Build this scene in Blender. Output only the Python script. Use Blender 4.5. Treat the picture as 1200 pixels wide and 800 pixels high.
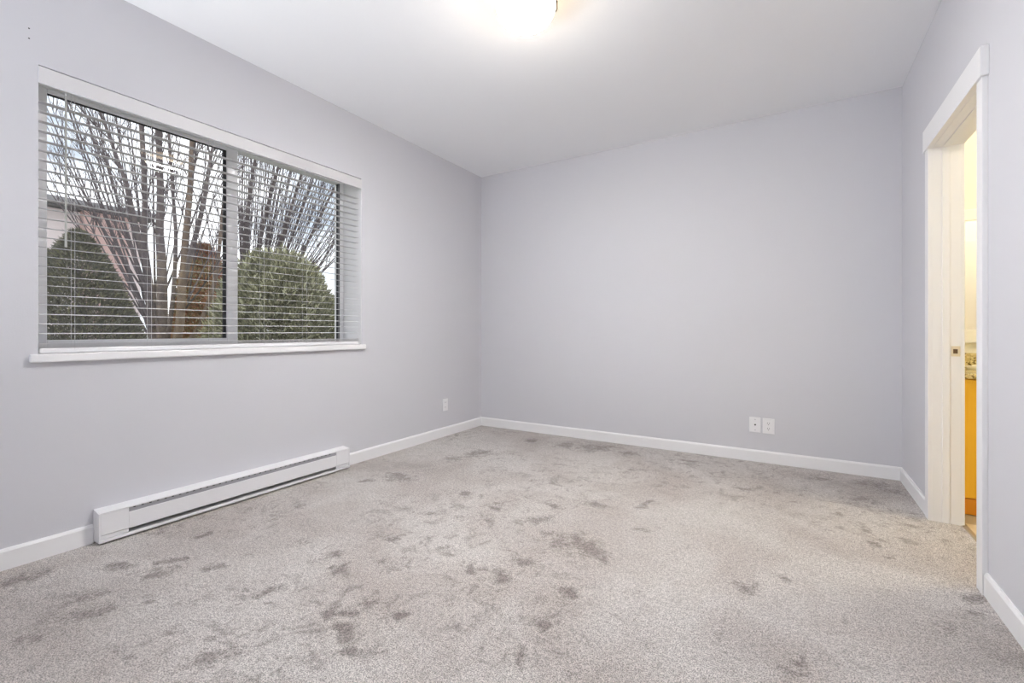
import bpy, bmesh, math, random
import numpy as np
from mathutils import Vector, Matrix

random.seed(7)
sc = bpy.context.scene
for o in list(bpy.data.objects):
    bpy.data.objects.remove(o)

# ------------------------------------------------------------------ camera
CAM_H = 1.04
YAW = math.radians(31.5)
F_PX = 533.7
cam_d = bpy.data.cameras.new('camera')
cam_d.sensor_width = 36.0
cam_d.lens = 36.0 * F_PX / 1200.0
cam_d.shift_y = -12.0 / 1200.0
cam_d.clip_start = 0.02
cam_d.clip_end = 500
cam = bpy.data.objects.new('camera', cam_d)
sc.collection.objects.link(cam)
cam.location = (0, 0, CAM_H)
cam.rotation_euler = (math.radians(90), 0, YAW)
sc.camera = cam

# ------------------------------------------------------------------ sky
SKY_STRENGTH = 2.6
world = bpy.data.worlds.new('sky')
sc.world = world
world.use_nodes = True
wn = world.node_tree
wn.nodes.clear()
w_tc = wn.nodes.new('ShaderNodeTexCoord')
w_map = wn.nodes.new('ShaderNodeMapping')
w_map.inputs['Scale'].default_value = (1, 1, 2.2)
w_noise = wn.nodes.new('ShaderNodeTexNoise')
w_noise.inputs['Scale'].default_value = 3.2
w_noise.inputs['Detail'].default_value = 5
w_noise.inputs['Roughness'].default_value = 0.55
w_ramp = wn.nodes.new('ShaderNodeValToRGB')
w_ramp.color_ramp.elements[0].position = 0.36
w_ramp.color_ramp.elements[0].color = (0.32, 0.36, 0.42, 1)
w_ramp.color_ramp.elements[1].position = 0.56
w_ramp.color_ramp.elements[1].color = (0.80, 0.80, 0.82, 1)
w_bg = wn.nodes.new('ShaderNodeBackground')
w_bg.inputs['Strength'].default_value = SKY_STRENGTH
w_out = wn.nodes.new('ShaderNodeOutputWorld')
for a, b in ((w_tc.outputs['Generated'], w_map.inputs['Vector']), (w_map.outputs['Vector'], w_noise.inputs['Vector']),
             (w_noise.outputs['Fac'], w_ramp.inputs['Fac']), (w_ramp.outputs['Color'], w_bg.inputs['Color']),
             (w_bg.outputs['Background'], w_out.inputs['Surface'])):
    wn.links.new(a, b)

# strengths of the two lamps (built with their fixtures below)
CEILING_LAMP = 520.0
CEILING_LAMP_COLOR = (1.0, 0.99, 0.985)
BATH_LAMP = 108.0
BATH_LAMP_COLOR = (1.0, 0.865, 0.62)

# added unseen fill light, by the window wall behind the camera and tipped up
fl_d = bpy.data.lights.new('added_fill_light', 'AREA')
fl_d.shape = 'DISK'
fl_d.size = 0.5
fl_d.spread = math.radians(115)
fl_d.energy = 40.0
fl_d.color = (0.93, 0.97, 1.0)
fl = bpy.data.objects.new('added_fill_light', fl_d)
sc.collection.objects.link(fl)
fl.location = (-2.88, -0.55, 0.80)
fl.rotation_euler = Vector((0.52, 0.50, 0.69)).to_track_quat('-Z', 'Y').to_euler()

# ------------------------------------------------------------------ exposure
sc.view_settings.view_transform = 'Standard'
sc.view_settings.look = 'None'
sc.view_settings.gamma = 1.0
sc.view_settings.use_curve_mapping = False
sc.view_settings.exposure = 0.0
sc.cycles.diffuse_bounces = 8
sc.cycles.max_bounces = 14
sc.cycles.transparent_max_bounces = 16
sc.cycles.sample_clamp_indirect = 8.0
sc.cycles.use_denoising = True

# ================================================================== helpers
COL = sc.collection
FWD = Vector((-math.sin(YAW), math.cos(YAW), 0))
RGT = Vector((math.cos(YAW), math.sin(YAW), 0))


def pt(u, v, depth):
    """World point at a chosen distance along a line of sight (used for the far garden)."""
    return FWD * depth + RGT * ((u - 600) / F_PX * depth) + Vector((0, 0, CAM_H + (388 - v) / F_PX * depth))


def srgb(r, g, b):
    def f(c):
        c /= 255.0
        return c / 12.92 if c <= 0.04045 else ((c + 0.055) / 1.055) ** 2.4
    return (f(r), f(g), f(b), 1)


def mat(name, color, rough=0.5, metallic=0.0, spec=0.5, emission=None, strength=0.0, bump=None, mottled=None):
    """bump=(scale, strength); mottled=(scale, other colour, low, high)"""
    m = bpy.data.materials.new(name)
    m.use_nodes = True
    nt = m.node_tree
    p = nt.nodes['Principled BSDF']
    p.inputs['Base Color'].default_value = color
    p.inputs['Roughness'].default_value = rough
    p.inputs['Metallic'].default_value = metallic
    p.inputs['Specular IOR Level'].default_value = spec
    if emission:
        p.inputs['Emission Color'].default_value = emission
        p.inputs['Emission Strength'].default_value = strength
    if bump or mottled:
        tc = nt.nodes.new('ShaderNodeTexCoord')
    if bump:
        n = nt.nodes.new('ShaderNodeTexNoise')
        n.inputs['Scale'].default_value = bump[0]
        n.inputs['Detail'].default_value = 3
        b = nt.nodes.new('ShaderNodeBump')
        b.inputs['Strength'].default_value = bump[1]
        b.inputs['Distance'].default_value = 0.01
        nt.links.new(tc.outputs['Object'], n.inputs['Vector'])
        nt.links.new(n.outputs['Fac'], b.inputs['Height'])
        nt.links.new(b.outputs['Normal'], p.inputs['Normal'])
    if mottled:
        n = nt.nodes.new('ShaderNodeTexNoise')
        n.inputs['Scale'].default_value = mottled[0]
        n.inputs['Detail'].default_value = 4
        r = nt.nodes.new('ShaderNodeValToRGB')
        r.color_ramp.elements[0].position = mottled[2]
        r.color_ramp.elements[0].color = color
        r.color_ramp.elements[1].position = mottled[3]
        r.color_ramp.elements[1].color = mottled[1]
        nt.links.new(tc.outputs['Object'], n.inputs['Vector'])
        nt.links.new(n.outputs['Fac'], r.inputs['Fac'])
        nt.links.new(r.outputs['Color'], p.inputs['Base Color'])
    return m


class MB:
    """collects shapes for ONE mesh"""
    def __init__(self):
        self.v = []
        self.f = []
        self.m = []

    def add(self, verts, faces, mi=0):
        o = len(self.v)
        self.v += [tuple(x) for x in verts]
        self.f += [tuple(i + o for i in f) for f in faces]
        self.m += [mi] * len(faces)
        return self

    def box(self, x0, x1, y0, y1, z0, z1, mi=0):
        vs = [(x0, y0, z0), (x1, y0, z0), (x1, y1, z0), (x0, y1, z0), (x0, y0, z1), (x1, y0, z1), (x1, y1, z1), (x0, y1, z1)]
        return self.add(vs, [(3, 2, 1, 0), (4, 5, 6, 7), (0, 1, 5, 4), (1, 2, 6, 5), (2, 3, 7, 6), (3, 0, 4, 7)], mi)

    def prism(self, profile, axis, a, b, mi=0):
        """profile: list of 2D points, extruded along axis from a to b.
        axis 'y': points are (x,z); 'x': (y,z); 'z': (x,y)"""
        n = len(profile)

        def P(p, t):
            return {'y': (p[0], t, p[1]), 'x': (t, p[0], p[1]), 'z': (p[0], p[1], t)}[axis]
        vs = [P(p, a) for p in profile] + [P(p, b) for p in profile]
        fs = [tuple(range(n - 1, -1, -1)), tuple(range(n, 2 * n))]
        fs += [(i, (i + 1) % n, n + (i + 1) % n, n + i) for i in range(n)]
        return self.add(vs, fs, mi)

    def tube(self, pts, radii, sides=6, mi=0):
        pts = [Vector(p) for p in pts]
        k = len(pts)
        vs, fs = [], []
        for i, p in enumerate(pts):
            d = (pts[min(i + 1, k - 1)] - pts[max(i - 1, 0)]).normalized()
            ref = Vector((0, 0, 1)) if abs(d.z) < 0.9 else Vector((1, 0, 0))
            a = d.cross(ref).normalized()
            b = d.cross(a)
            r = radii[i] if isinstance(radii, (list, tuple)) else radii
            for s in range(sides):
                t = 2 * math.pi * s / sides
                vs.append(p + a * (r * math.cos(t)) + b * (r * math.sin(t)))
        for i in range(k - 1):
            for s in range(sides):
                s2 = (s + 1) % sides
                fs.append((i * sides + s, i * sides + s2, (i + 1) * sides + s2, (i + 1) * sides + s))
        fs.append(tuple(range(sides - 1, -1, -1)))
        fs.append(tuple((k - 1) * sides + s for s in range(sides)))
        return self.add(vs, fs, mi)

    def lathe(self, profile, centre, seg=48, mi=0, axis='z'):
        """profile list of (r, h); closed rings, ends capped if r>0"""
        cx, cy, cz = centre
        vs, fs = [], []
        for r, h in profile:
            for s in range(seg):
                t = 2 * math.pi * s / seg
                a, b = r * math.cos(t), r * math.sin(t)
                vs.append({'z': (cx + a, cy + b, cz + h), 'x': (cx + h, cy + a, cz + b), 'y': (cx + a, cy + h, cz + b)}[axis])
        for i in range(len(profile) - 1):
            for s in range(seg):
                s2 = (s + 1) % seg
                fs.append((i * seg + s, i * seg + s2, (i + 1) * seg + s2, (i + 1) * seg + s))
        fs.append(tuple(range(seg - 1, -1, -1)))
        n = len(profile) - 1
        fs.append(tuple(n * seg + s for s in range(seg)))
        return self.add(vs, fs, mi)

    def build(self, name, mats, parent=None, bevel=0.0, smooth=False, seg=2):
        me = bpy.data.meshes.new(name)
        me.from_pydata(self.v, [], self.f)
        if not isinstance(mats, (list, tuple)):
            mats = [mats]
        for m in mats:
            me.materials.append(m)
        me.polygons.foreach_set('material_index', self.m)
        bm = bmesh.new()
        bm.from_mesh(me)
        bmesh.ops.recalc_face_normals(bm, faces=bm.faces)
        if bevel:
            sharp = [e for e in bm.edges if len(e.link_faces) == 2 and e.calc_face_angle(0) > 0.5]
            bmesh.ops.bevel(bm, geom=sharp, offset=bevel, segments=seg, profile=0.5, affect='EDGES', clamp_overlap=True)
        bm.to_mesh(me)
        bm.free()
        if smooth:
            me.polygons.foreach_set('use_smooth', [True] * len(me.polygons))
            if smooth != 'all':
                me.set_sharp_from_angle(angle=math.radians(40))
        o = bpy.data.objects.new(name, me)
        COL.objects.link(o)
        if parent:
            o.parent = parent
            o.matrix_parent_inverse = Matrix.Translation(parent.location).inverted() if parent.type == 'EMPTY' else parent.matrix_basis.inverted()
        return o


def thing(name, label, cat, loc=(0, 0, 0), group=None, kind=None):
    o = bpy.data.objects.new(name, None)
    o.empty_display_size = 0.1
    COL.objects.link(o)
    o.location = loc
    return tag(o, label, cat, group, kind)


def tag(o, label=None, cat=None, group=None, kind=None):
    if label:
        o['label'] = label
    if cat:
        o['category'] = cat
    if group:
        o['group'] = group
    if kind:
        o['kind'] = kind
    return o


def struct(o, label, cat):
    return tag(o, label, cat, kind='structure')


# ================================================================== materials
M_WALL = mat('grey_wall_paint', srgb(211, 211, 216), 0.75, spec=0.25, bump=(160, 0.05))
M_CEIL = mat('white_ceiling_paint', srgb(244, 245, 247), 0.85, spec=0.2, bump=(120, 0.06))
M_TRIM = mat('white_trim_paint', srgb(240, 240, 241), 0.38, spec=0.4)
M_VINYL = mat('white_vinyl', srgb(243, 243, 244), 0.4)
M_SLAT = mat('white_blind_slat', srgb(214, 213, 215), 0.45)
M_CORD = mat('white_cord', srgb(225, 225, 225), 0.8)
M_GASKET = mat('dark_gasket', srgb(48, 48, 52), 0.6)
M_HEATER = mat('white_enamel', srgb(236, 236, 238), 0.5)
M_GRILLE = mat('grey_grille_metal', srgb(168, 168, 174), 0.5)
M_DARK = mat('dark_cavity', srgb(52, 52, 54), 0.7)
M_PLATE = mat('white_plate_plastic', srgb(240, 240, 242), 0.35)
M_HOLE = mat('black_hole', srgb(14, 14, 15), 0.6)
M_BRASS = mat('satin_nickel', srgb(226, 216, 192), 0.4, metallic=0.3)
M_LATCH_HOLE = mat('brown_latch_hole', srgb(92, 70, 42), 0.6)
M_BATHWALL = mat('cream_bathroom_paint', srgb(236, 235, 226), 0.7, spec=0.3)
M_MIRROR = mat('mirror_silver', (0.92, 0.92, 0.92, 1), 0.02, metallic=1.0)
M_CHROME = mat('chrome', (0.8, 0.8, 0.8, 1), 0.12, metallic=1.0)
M_PORCELAIN = mat('white_porcelain', srgb(244, 243, 238), 0.15)
M_GROUT = mat('beige_grout', srgb(176, 162, 134), 0.9)
M_TILE = mat('cream_floor_tile', srgb(222, 206, 170), 0.25, mottled=(9, srgb(232, 220, 190), 0.35, 0.65))
M_STRIP = mat('metal_threshold', srgb(170, 160, 140), 0.4, metallic=0.6)


def wood_mat():
    m = mat('honey_wood', srgb(206, 140, 48), 0.35)
    nt = m.node_tree
    p = nt.nodes['Principled BSDF']
    tc = nt.nodes.new('ShaderNodeTexCoord')
    mp = nt.nodes.new('ShaderNodeMapping')
    mp.inputs['Scale'].default_value = (26, 26, 1.6)
    n = nt.nodes.new('ShaderNodeTexNoise')
    n.inputs['Scale'].default_value = 1.5
    n.inputs['Detail'].default_value = 5
    r = nt.nodes.new('ShaderNodeValToRGB')
    r.color_ramp.elements[0].position = 0.3
    r.color_ramp.elements[0].color = srgb(250, 196, 44)
    r.color_ramp.elements[1].position = 0.7
    r.color_ramp.elements[1].color = srgb(254, 204, 60)
    nt.links.new(tc.outputs['Object'], mp.inputs['Vector'])
    nt.links.new(mp.outputs['Vector'], n.inputs['Vector'])
    nt.links.new(n.outputs['Fac'], r.inputs['Fac'])
    nt.links.new(r.outputs['Color'], p.inputs['Base Color'])
    return m


def granite_mat():
    m = mat('speckled_granite', srgb(190, 170, 120), 0.15)
    nt = m.node_tree
    p = nt.nodes['Principled BSDF']
    tc = nt.nodes.new('ShaderNodeTexCoord')
    v = nt.nodes.new('ShaderNodeTexVoronoi')
    v.inputs['Scale'].default_value = 110
    n = nt.nodes.new('ShaderNodeTexNoise')
    n.inputs['Scale'].default_value = 34
    n.inputs['Detail'].default_value = 5
    mx = nt.nodes.new('ShaderNodeMix')
    mx.data_type = 'FLOAT'
    mx.inputs[0].default_value = 0.6
    sep = nt.nodes.new('ShaderNodeSeparateColor')
    r = nt.nodes.new('ShaderNodeValToRGB')
    cr = r.color_ramp
    cr.elements[0].position = 0.28
    cr.elements[0].color = srgb(96, 80, 44)
    cr.elements[1].position = 0.70
    cr.elements[1].color = srgb(226, 212, 164)
    e = cr.elements.new(0.45)
    e.color = srgb(196, 178, 122)
    nt.links.new(tc.outputs['Object'], v.inputs['Vector'])
    nt.links.new(tc.outputs['Object'], n.inputs['Vector'])
    nt.links.new(v.outputs['Color'], sep.inputs['Color'])
    nt.links.new(sep.outputs[0], mx.inputs[2])
    nt.links.new(n.outputs['Fac'], mx.inputs[3])
    nt.links.new(mx.outputs[0], r.inputs['Fac'])
    nt.links.new(r.outputs['Color'], p.inputs['Base Color'])
    return m


def carpet_mat():
    """cut pile: fine speckle of tufts, brushed nap patches and footprints, painted shade zones, small bump"""
    m = bpy.data.materials.new('grey_beige_carpet')
    m.use_nodes = True
    nt = m.node_tree
    N, L = nt.nodes, nt.links
    p = N['Principled BSDF']
    p.inputs['Roughness'].default_value = 1.0
    p.inputs['Specular IOR Level'].default_value = 0.05
    p.inputs['Sheen Weight'].default_value = 0.15
    p.inputs['Sheen Roughness'].default_value = 0.6
    tc = N.new('ShaderNodeTexCoord')

    def noise(scale, detail=3, rough=0.5, dist=0.0, mscale=None, rot=0.0, loc=(0, 0, 0)):
        n = N.new('ShaderNodeTexNoise')
        n.inputs['Scale'].default_value = scale
        n.inputs['Detail'].default_value = detail
        n.inputs['Roughness'].default_value = rough
        n.inputs['Distortion'].default_value = dist
        mp = N.new('ShaderNodeMapping')
        mp.inputs['Location'].default_value = loc
        mp.inputs['Rotation'].default_value = (0, 0, rot)
        mp.inputs['Scale'].default_value = mscale or (1, 1, 1)
        L.new(tc.outputs['Object'], mp.inputs['Vector'])
        L.new(mp.outputs['Vector'], n.inputs['Vector'])
        return n.outputs['Fac']

    def remap(x, lo, hi, a=0.0, b=1.0):
        r = N.new('ShaderNodeMapRange')
        r.interpolation_type = 'SMOOTHSTEP'
        r.inputs['From Min'].default_value = lo
        r.inputs['From Max'].default_value = hi
        r.inputs['To Min'].default_value = a
        r.inputs['To Max'].default_value = b
        L.new(x, r.inputs['Value'])
        return r.outputs['Result']

    def math_(op, a, b):
        n = N.new('ShaderNodeMath')
        n.operation = op
        for i, x in enumerate((a, b)):
            if isinstance(x, (int, float)):
                n.inputs[i].default_value = x
            else:
                L.new(x, n.inputs[i])
        return n.outputs[0]

    def mix(fac, a, b):
        n = N.new('ShaderNodeMix')
        n.data_type = 'RGBA'
        for i, x in ((6, a), (7, b)):
            if isinstance(x, tuple):
                n.inputs[i].default_value = x
            else:
                L.new(x, n.inputs[i])
        L.new(fac, n.inputs[0])
        return n.outputs[2]

    # nap laid over by feet and the vacuum: mapped marks with ragged edges, small random ones, and broad zones of painted shade
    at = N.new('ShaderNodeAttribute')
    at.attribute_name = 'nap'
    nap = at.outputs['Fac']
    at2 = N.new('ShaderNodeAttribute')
    at2.attribute_name = 'nap_shade'
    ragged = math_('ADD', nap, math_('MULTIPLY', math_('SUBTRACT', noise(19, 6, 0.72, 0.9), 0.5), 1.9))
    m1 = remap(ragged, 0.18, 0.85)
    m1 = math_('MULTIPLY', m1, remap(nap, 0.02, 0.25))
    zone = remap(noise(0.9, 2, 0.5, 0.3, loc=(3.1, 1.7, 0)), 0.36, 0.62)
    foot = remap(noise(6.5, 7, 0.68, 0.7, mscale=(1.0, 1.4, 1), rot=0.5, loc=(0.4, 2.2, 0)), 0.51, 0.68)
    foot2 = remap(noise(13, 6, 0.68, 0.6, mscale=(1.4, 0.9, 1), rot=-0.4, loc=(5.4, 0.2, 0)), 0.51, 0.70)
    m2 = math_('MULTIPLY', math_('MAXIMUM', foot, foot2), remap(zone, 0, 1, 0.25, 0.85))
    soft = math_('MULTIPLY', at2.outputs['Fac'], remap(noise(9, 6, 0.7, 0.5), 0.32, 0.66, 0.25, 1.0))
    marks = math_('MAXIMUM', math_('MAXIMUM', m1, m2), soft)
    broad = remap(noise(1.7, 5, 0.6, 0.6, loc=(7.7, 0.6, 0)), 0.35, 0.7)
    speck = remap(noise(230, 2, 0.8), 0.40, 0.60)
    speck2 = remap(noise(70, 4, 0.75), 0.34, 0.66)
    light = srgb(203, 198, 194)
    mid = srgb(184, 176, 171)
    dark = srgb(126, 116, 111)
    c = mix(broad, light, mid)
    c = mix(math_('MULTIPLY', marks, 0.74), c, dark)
    sp = math_('ADD', math_('MULTIPLY', speck, 0.65), math_('MULTIPLY', speck2, 0.35))
    v = remap(sp, 0.0, 1.0, 0.46, 1.44)
    hsv = N.new('ShaderNodeHueSaturation')
    L.new(v, hsv.inputs['Value'])
    L.new(c, hsv.inputs['Color'])
    L.new(hsv.outputs['Color'], p.inputs['Base Color'])
    b = N.new('ShaderNodeBump')
    b.inputs['Strength'].default_value = 0.5
    b.inputs['Distance'].default_value = 0.006
    hh = math_('SUBTRACT', sp, math_('MULTIPLY', marks, 0.5))
    L.new(hh, b.inputs['Height'])
    L.new(b.outputs['Normal'], p.inputs['Normal'])
    return m


def glass_mat():
    """thin window glass: clear, with angle-dependent mirror reflection"""
    m = bpy.data.materials.new('window_glass')
    m.use_nodes = True
    nt = m.node_tree
    N, L = nt.nodes, nt.links
    N.remove(N['Principled BSDF'])
    lw = N.new('ShaderNodeLayerWeight')
    lw.inputs['Blend'].default_value = 0.5
    pw = N.new('ShaderNodeMath')
    pw.operation = 'POWER'
    pw.inputs[1].default_value = 5.0
    ma = N.new('ShaderNodeMath')
    ma.operation = 'MULTIPLY_ADD'
    ma.inputs[1].default_value = 0.96
    ma.inputs[2].default_value = 0.04
    tr = N.new('ShaderNodeBsdfTransparent')
    tr.inputs['Color'].default_value = (0.97, 0.98, 0.98, 1)
    gl = N.new('ShaderNodeBsdfGlossy')
    gl.inputs['Roughness'].default_value = 0.01
    mx = N.new('ShaderNodeMixShader')
    L.new(lw.outputs['Facing'], pw.inputs[0])
    L.new(pw.outputs[0], ma.inputs[0])
    L.new(ma.outputs[0], mx.inputs[0])
    L.new(tr.outputs[0], mx.inputs[1])
    L.new(gl.outputs[0], mx.inputs[2])
    L.new(mx.outputs[0], N['Material Output'].inputs['Surface'])
    return m


def emit_mat(name, color, strength):
    m = bpy.data.materials.new(name)
    m.use_nodes = True
    nt = m.node_tree
    nt.nodes.remove(nt.nodes['Principled BSDF'])
    e = nt.nodes.new('ShaderNodeEmission')
    e.inputs['Color'].default_value = (*color, 1)
    e.inputs['Strength'].default_value = strength
    nt.links.new(e.outputs[0], nt.nodes['Material Output'].inputs['Surface'])
    return m


def bowl_mat(z_rim, z_low):
    m = emit_mat('lit_frosted_glass', CEILING_LAMP_COLOR, CEILING_LAMP)
    nt = m.node_tree
    N, L = nt.nodes, nt.links
    e = next(n for n in N if n.type == 'EMISSION')
    g = N.new('ShaderNodeNewGeometry')
    sp = N.new('ShaderNodeSeparateXYZ')
    r = N.new('ShaderNodeMapRange')
    r.inputs['From Min'].default_value = z_rim
    r.inputs['From Max'].default_value = z_low
    r.inputs['To Min'].default_value = 0.0
    r.inputs['To Max'].default_value = 1.0
    pw = N.new('ShaderNodeMath')
    pw.operation = 'POWER'
    pw.inputs[1].default_value = 3.8
    st = N.new('ShaderNodeMapRange')
    st.inputs['To Min'].default_value = CEILING_LAMP * 0.012
    st.inputs['To Max'].default_value = CEILING_LAMP
    cr = N.new('ShaderNodeValToRGB')
    cr.color_ramp.elements[0].color = (1.0, 0.74, 0.42, 1)
    cr.color_ramp.elements[1].position = 0.8
    cr.color_ramp.elements[1].color = (*CEILING_LAMP_COLOR, 1)
    L.new(g.outputs['Position'], sp.inputs[0])
    L.new(sp.outputs['Z'], r.inputs['Value'])
    L.new(r.outputs[0], pw.inputs[0])
    L.new(pw.outputs[0], st.inputs['Value'])
    L.new(r.outputs[0], cr.inputs['Fac'])
    L.new(st.outputs[0], e.inputs['Strength'])
    L.new(cr.outputs['Color'], e.inputs['Color'])
    return m


M_WOOD = wood_mat()
M_GRANITE = granite_mat()
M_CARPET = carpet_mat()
M_GLASS = glass_mat()

# ================================================================== room shell
XL, XR = -2.93, 0.66          # inner faces of the window wall and the door wall
YB, YF = 4.128, -0.75         # back wall, wall behind the camera
H = 2.745
XLO = -3.22                   # outer face of the window wall
XRO = 0.775                   # bathroom face of the door wall
XB = 2.55                     # far side of the bathroom
YBF = 1.55                    # near side of the bathroom
# window opening
WY0, WY1, WZ0, WZ1 = 0.643, 2.476, 0.900, 2.258
# door opening
DY0, DY1, DZ1 = 2.565, 3.333, 2.042


def wall_with_opening(x0, x1, ya, yb, za, zb, oy0, oy1, oz0, oz1, mi_in=0, mi_out=0, mi_rev=0):
    """solid wall slab x0..x1 with a clean rectangular opening; mi_in on the x0 side, mi_out on the x1 side"""
    b = MB()
    for x, mi in ((x0, mi_in), (x1, mi_out)):
        for (y0, y1, z0, z1) in ((ya, oy0, za, zb), (oy1, yb, za, zb), (oy0, oy1, oz1, zb), (oy0, oy1, za, oz0)):
            if z1 - z0 > 1e-4:
                b.add([(x, y0, z0), (x, y1, z0), (x, y1, z1), (x, y0, z1)], [(0, 1, 2, 3)], mi)
    q = lambda vs, mi: b.add(vs, [(0, 1, 2, 3)], mi)
    q([(x0, oy0, oz0), (x1, oy0, oz0), (x1, oy0, oz1), (x0, oy0, oz1)], mi_rev)
    q([(x0, oy1, oz0), (x1, oy1, oz0), (x1, oy1, oz1), (x0, oy1, oz1)], mi_rev)
    q([(x0, oy0, oz1), (x1, oy0, oz1), (x1, oy1, oz1), (x0, oy1, oz1)], mi_rev)
    if oz0 - za > 1e-4:
        q([(x0, oy0, oz0), (x1, oy0, oz0), (x1, oy1, oz0), (x0, oy1, oz0)], mi_rev)
    for y in (ya, yb):
        q([(x0, y, za), (x1, y, za), (x1, y, zb), (x0, y, zb)], mi_in)
    q([(x0, ya, zb), (x1, ya, zb), (x1, yb, zb), (x0, yb, zb)], mi_in)
    q([(x0, ya, za), (x1, ya, za), (x1, yb, za), (x0, yb, za)], mi_in)
    return b


M_STUCCO = mat('exterior_render', srgb(200, 196, 186), 0.9)
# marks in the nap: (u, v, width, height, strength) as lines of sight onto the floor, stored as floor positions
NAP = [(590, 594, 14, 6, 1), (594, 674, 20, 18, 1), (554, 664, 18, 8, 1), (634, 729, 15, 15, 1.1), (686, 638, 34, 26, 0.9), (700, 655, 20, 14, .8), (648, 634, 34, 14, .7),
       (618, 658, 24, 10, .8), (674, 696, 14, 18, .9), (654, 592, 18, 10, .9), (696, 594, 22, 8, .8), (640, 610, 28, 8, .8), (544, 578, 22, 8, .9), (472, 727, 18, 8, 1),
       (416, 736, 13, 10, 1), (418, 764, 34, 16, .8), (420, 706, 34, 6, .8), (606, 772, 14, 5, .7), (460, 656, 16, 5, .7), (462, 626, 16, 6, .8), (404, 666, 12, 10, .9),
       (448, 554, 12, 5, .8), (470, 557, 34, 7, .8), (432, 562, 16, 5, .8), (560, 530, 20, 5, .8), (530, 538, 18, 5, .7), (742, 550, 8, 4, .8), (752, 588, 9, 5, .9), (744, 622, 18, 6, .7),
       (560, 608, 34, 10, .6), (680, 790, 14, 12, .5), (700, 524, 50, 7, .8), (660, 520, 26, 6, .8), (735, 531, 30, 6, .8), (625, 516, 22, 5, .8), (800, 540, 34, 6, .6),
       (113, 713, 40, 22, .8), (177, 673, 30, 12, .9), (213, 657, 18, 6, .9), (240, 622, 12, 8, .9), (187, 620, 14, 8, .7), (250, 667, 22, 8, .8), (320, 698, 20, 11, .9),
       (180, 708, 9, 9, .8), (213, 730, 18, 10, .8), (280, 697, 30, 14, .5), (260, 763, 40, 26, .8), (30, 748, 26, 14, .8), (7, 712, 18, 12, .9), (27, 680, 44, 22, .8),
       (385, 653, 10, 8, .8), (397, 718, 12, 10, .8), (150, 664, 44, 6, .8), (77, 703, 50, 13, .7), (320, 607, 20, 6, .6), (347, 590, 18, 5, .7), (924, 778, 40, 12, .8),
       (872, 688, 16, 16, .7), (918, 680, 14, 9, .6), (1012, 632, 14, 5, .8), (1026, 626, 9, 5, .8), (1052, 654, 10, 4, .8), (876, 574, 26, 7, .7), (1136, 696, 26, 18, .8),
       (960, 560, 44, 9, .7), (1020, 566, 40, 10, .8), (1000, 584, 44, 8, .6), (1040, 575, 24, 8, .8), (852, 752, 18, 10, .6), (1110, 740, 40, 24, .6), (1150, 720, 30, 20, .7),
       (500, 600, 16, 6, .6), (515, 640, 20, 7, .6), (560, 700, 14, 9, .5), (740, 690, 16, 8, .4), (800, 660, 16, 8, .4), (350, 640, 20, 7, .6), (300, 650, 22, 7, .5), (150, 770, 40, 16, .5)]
NAP_SHADE = [(1160, 760, 130, 90, .75), (1010, 572, 130, 22, .6), (60, 720, 190, 70, .7), (690, 520, 110, 10, .6), (470, 548, 110, 12, .5), (660, 620, 120, 36, .3), (250, 640, 120, 16, .35), (100, 780, 130, 40, .35), (900, 760, 90, 40, .3)]  # broad dark zones: room shade painted into the pile colour, with brushed streaks


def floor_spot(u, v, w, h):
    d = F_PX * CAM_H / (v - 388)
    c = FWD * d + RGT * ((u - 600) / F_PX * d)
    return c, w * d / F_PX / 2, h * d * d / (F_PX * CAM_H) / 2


nx, ny = 246, 326
gx = np.linspace(XL, XRO + 0.005, nx)
gy = np.linspace(YF, YB, ny)
GXX, GYY = np.meshgrid(gx, gy)
wr_ = np.random.RandomState(4)


def value_noise(cell):
    nxn, nyn = int((XRO - XL) / cell) + 3, int((YB - YF) / cell) + 3
    g_ = wr_.uniform(-1, 1, (nyn, nxn))
    fx, fy = (GXX - XL) / cell, (GYY - YF) / cell
    ix, iy = fx.astype(int), fy.astype(int)
    tx, ty = fx - ix, fy - iy
    tx, ty = tx * tx * (3 - 2 * tx), ty * ty * (3 - 2 * ty)
    return (g_[iy, ix] * (1 - tx) + g_[iy, ix + 1] * tx) * (1 - ty) + (g_[iy + 1, ix] * (1 - tx) + g_[iy + 1, ix + 1] * tx) * ty


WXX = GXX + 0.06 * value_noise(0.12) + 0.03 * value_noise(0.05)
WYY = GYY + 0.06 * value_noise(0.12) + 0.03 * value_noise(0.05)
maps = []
for lst in (NAP, NAP_SHADE):
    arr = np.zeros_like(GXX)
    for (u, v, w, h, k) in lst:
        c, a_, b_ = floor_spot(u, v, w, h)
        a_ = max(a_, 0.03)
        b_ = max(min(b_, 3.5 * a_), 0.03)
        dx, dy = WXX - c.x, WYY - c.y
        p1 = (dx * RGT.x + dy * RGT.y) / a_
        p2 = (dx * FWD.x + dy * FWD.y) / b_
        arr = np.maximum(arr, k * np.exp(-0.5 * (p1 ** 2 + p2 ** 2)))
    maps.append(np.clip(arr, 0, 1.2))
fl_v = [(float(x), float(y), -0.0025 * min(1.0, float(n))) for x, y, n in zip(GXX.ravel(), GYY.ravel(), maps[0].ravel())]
fl_f = [(j * nx + i, j * nx + i + 1, (j + 1) * nx + i + 1, (j + 1) * nx + i) for j in range(ny - 1) for i in range(nx - 1)]
fm = bpy.data.meshes.new('floor')
fm.from_pydata(fl_v, [], fl_f)
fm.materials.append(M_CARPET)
fm.polygons.foreach_set('use_smooth', [True] * len(fm.polygons))
for nm, arr in zip(('nap', 'nap_shade'), maps):
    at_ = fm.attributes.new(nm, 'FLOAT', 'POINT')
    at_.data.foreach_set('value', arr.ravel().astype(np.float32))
floor = bpy.data.objects.new('floor', fm)
COL.objects.link(floor)
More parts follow.
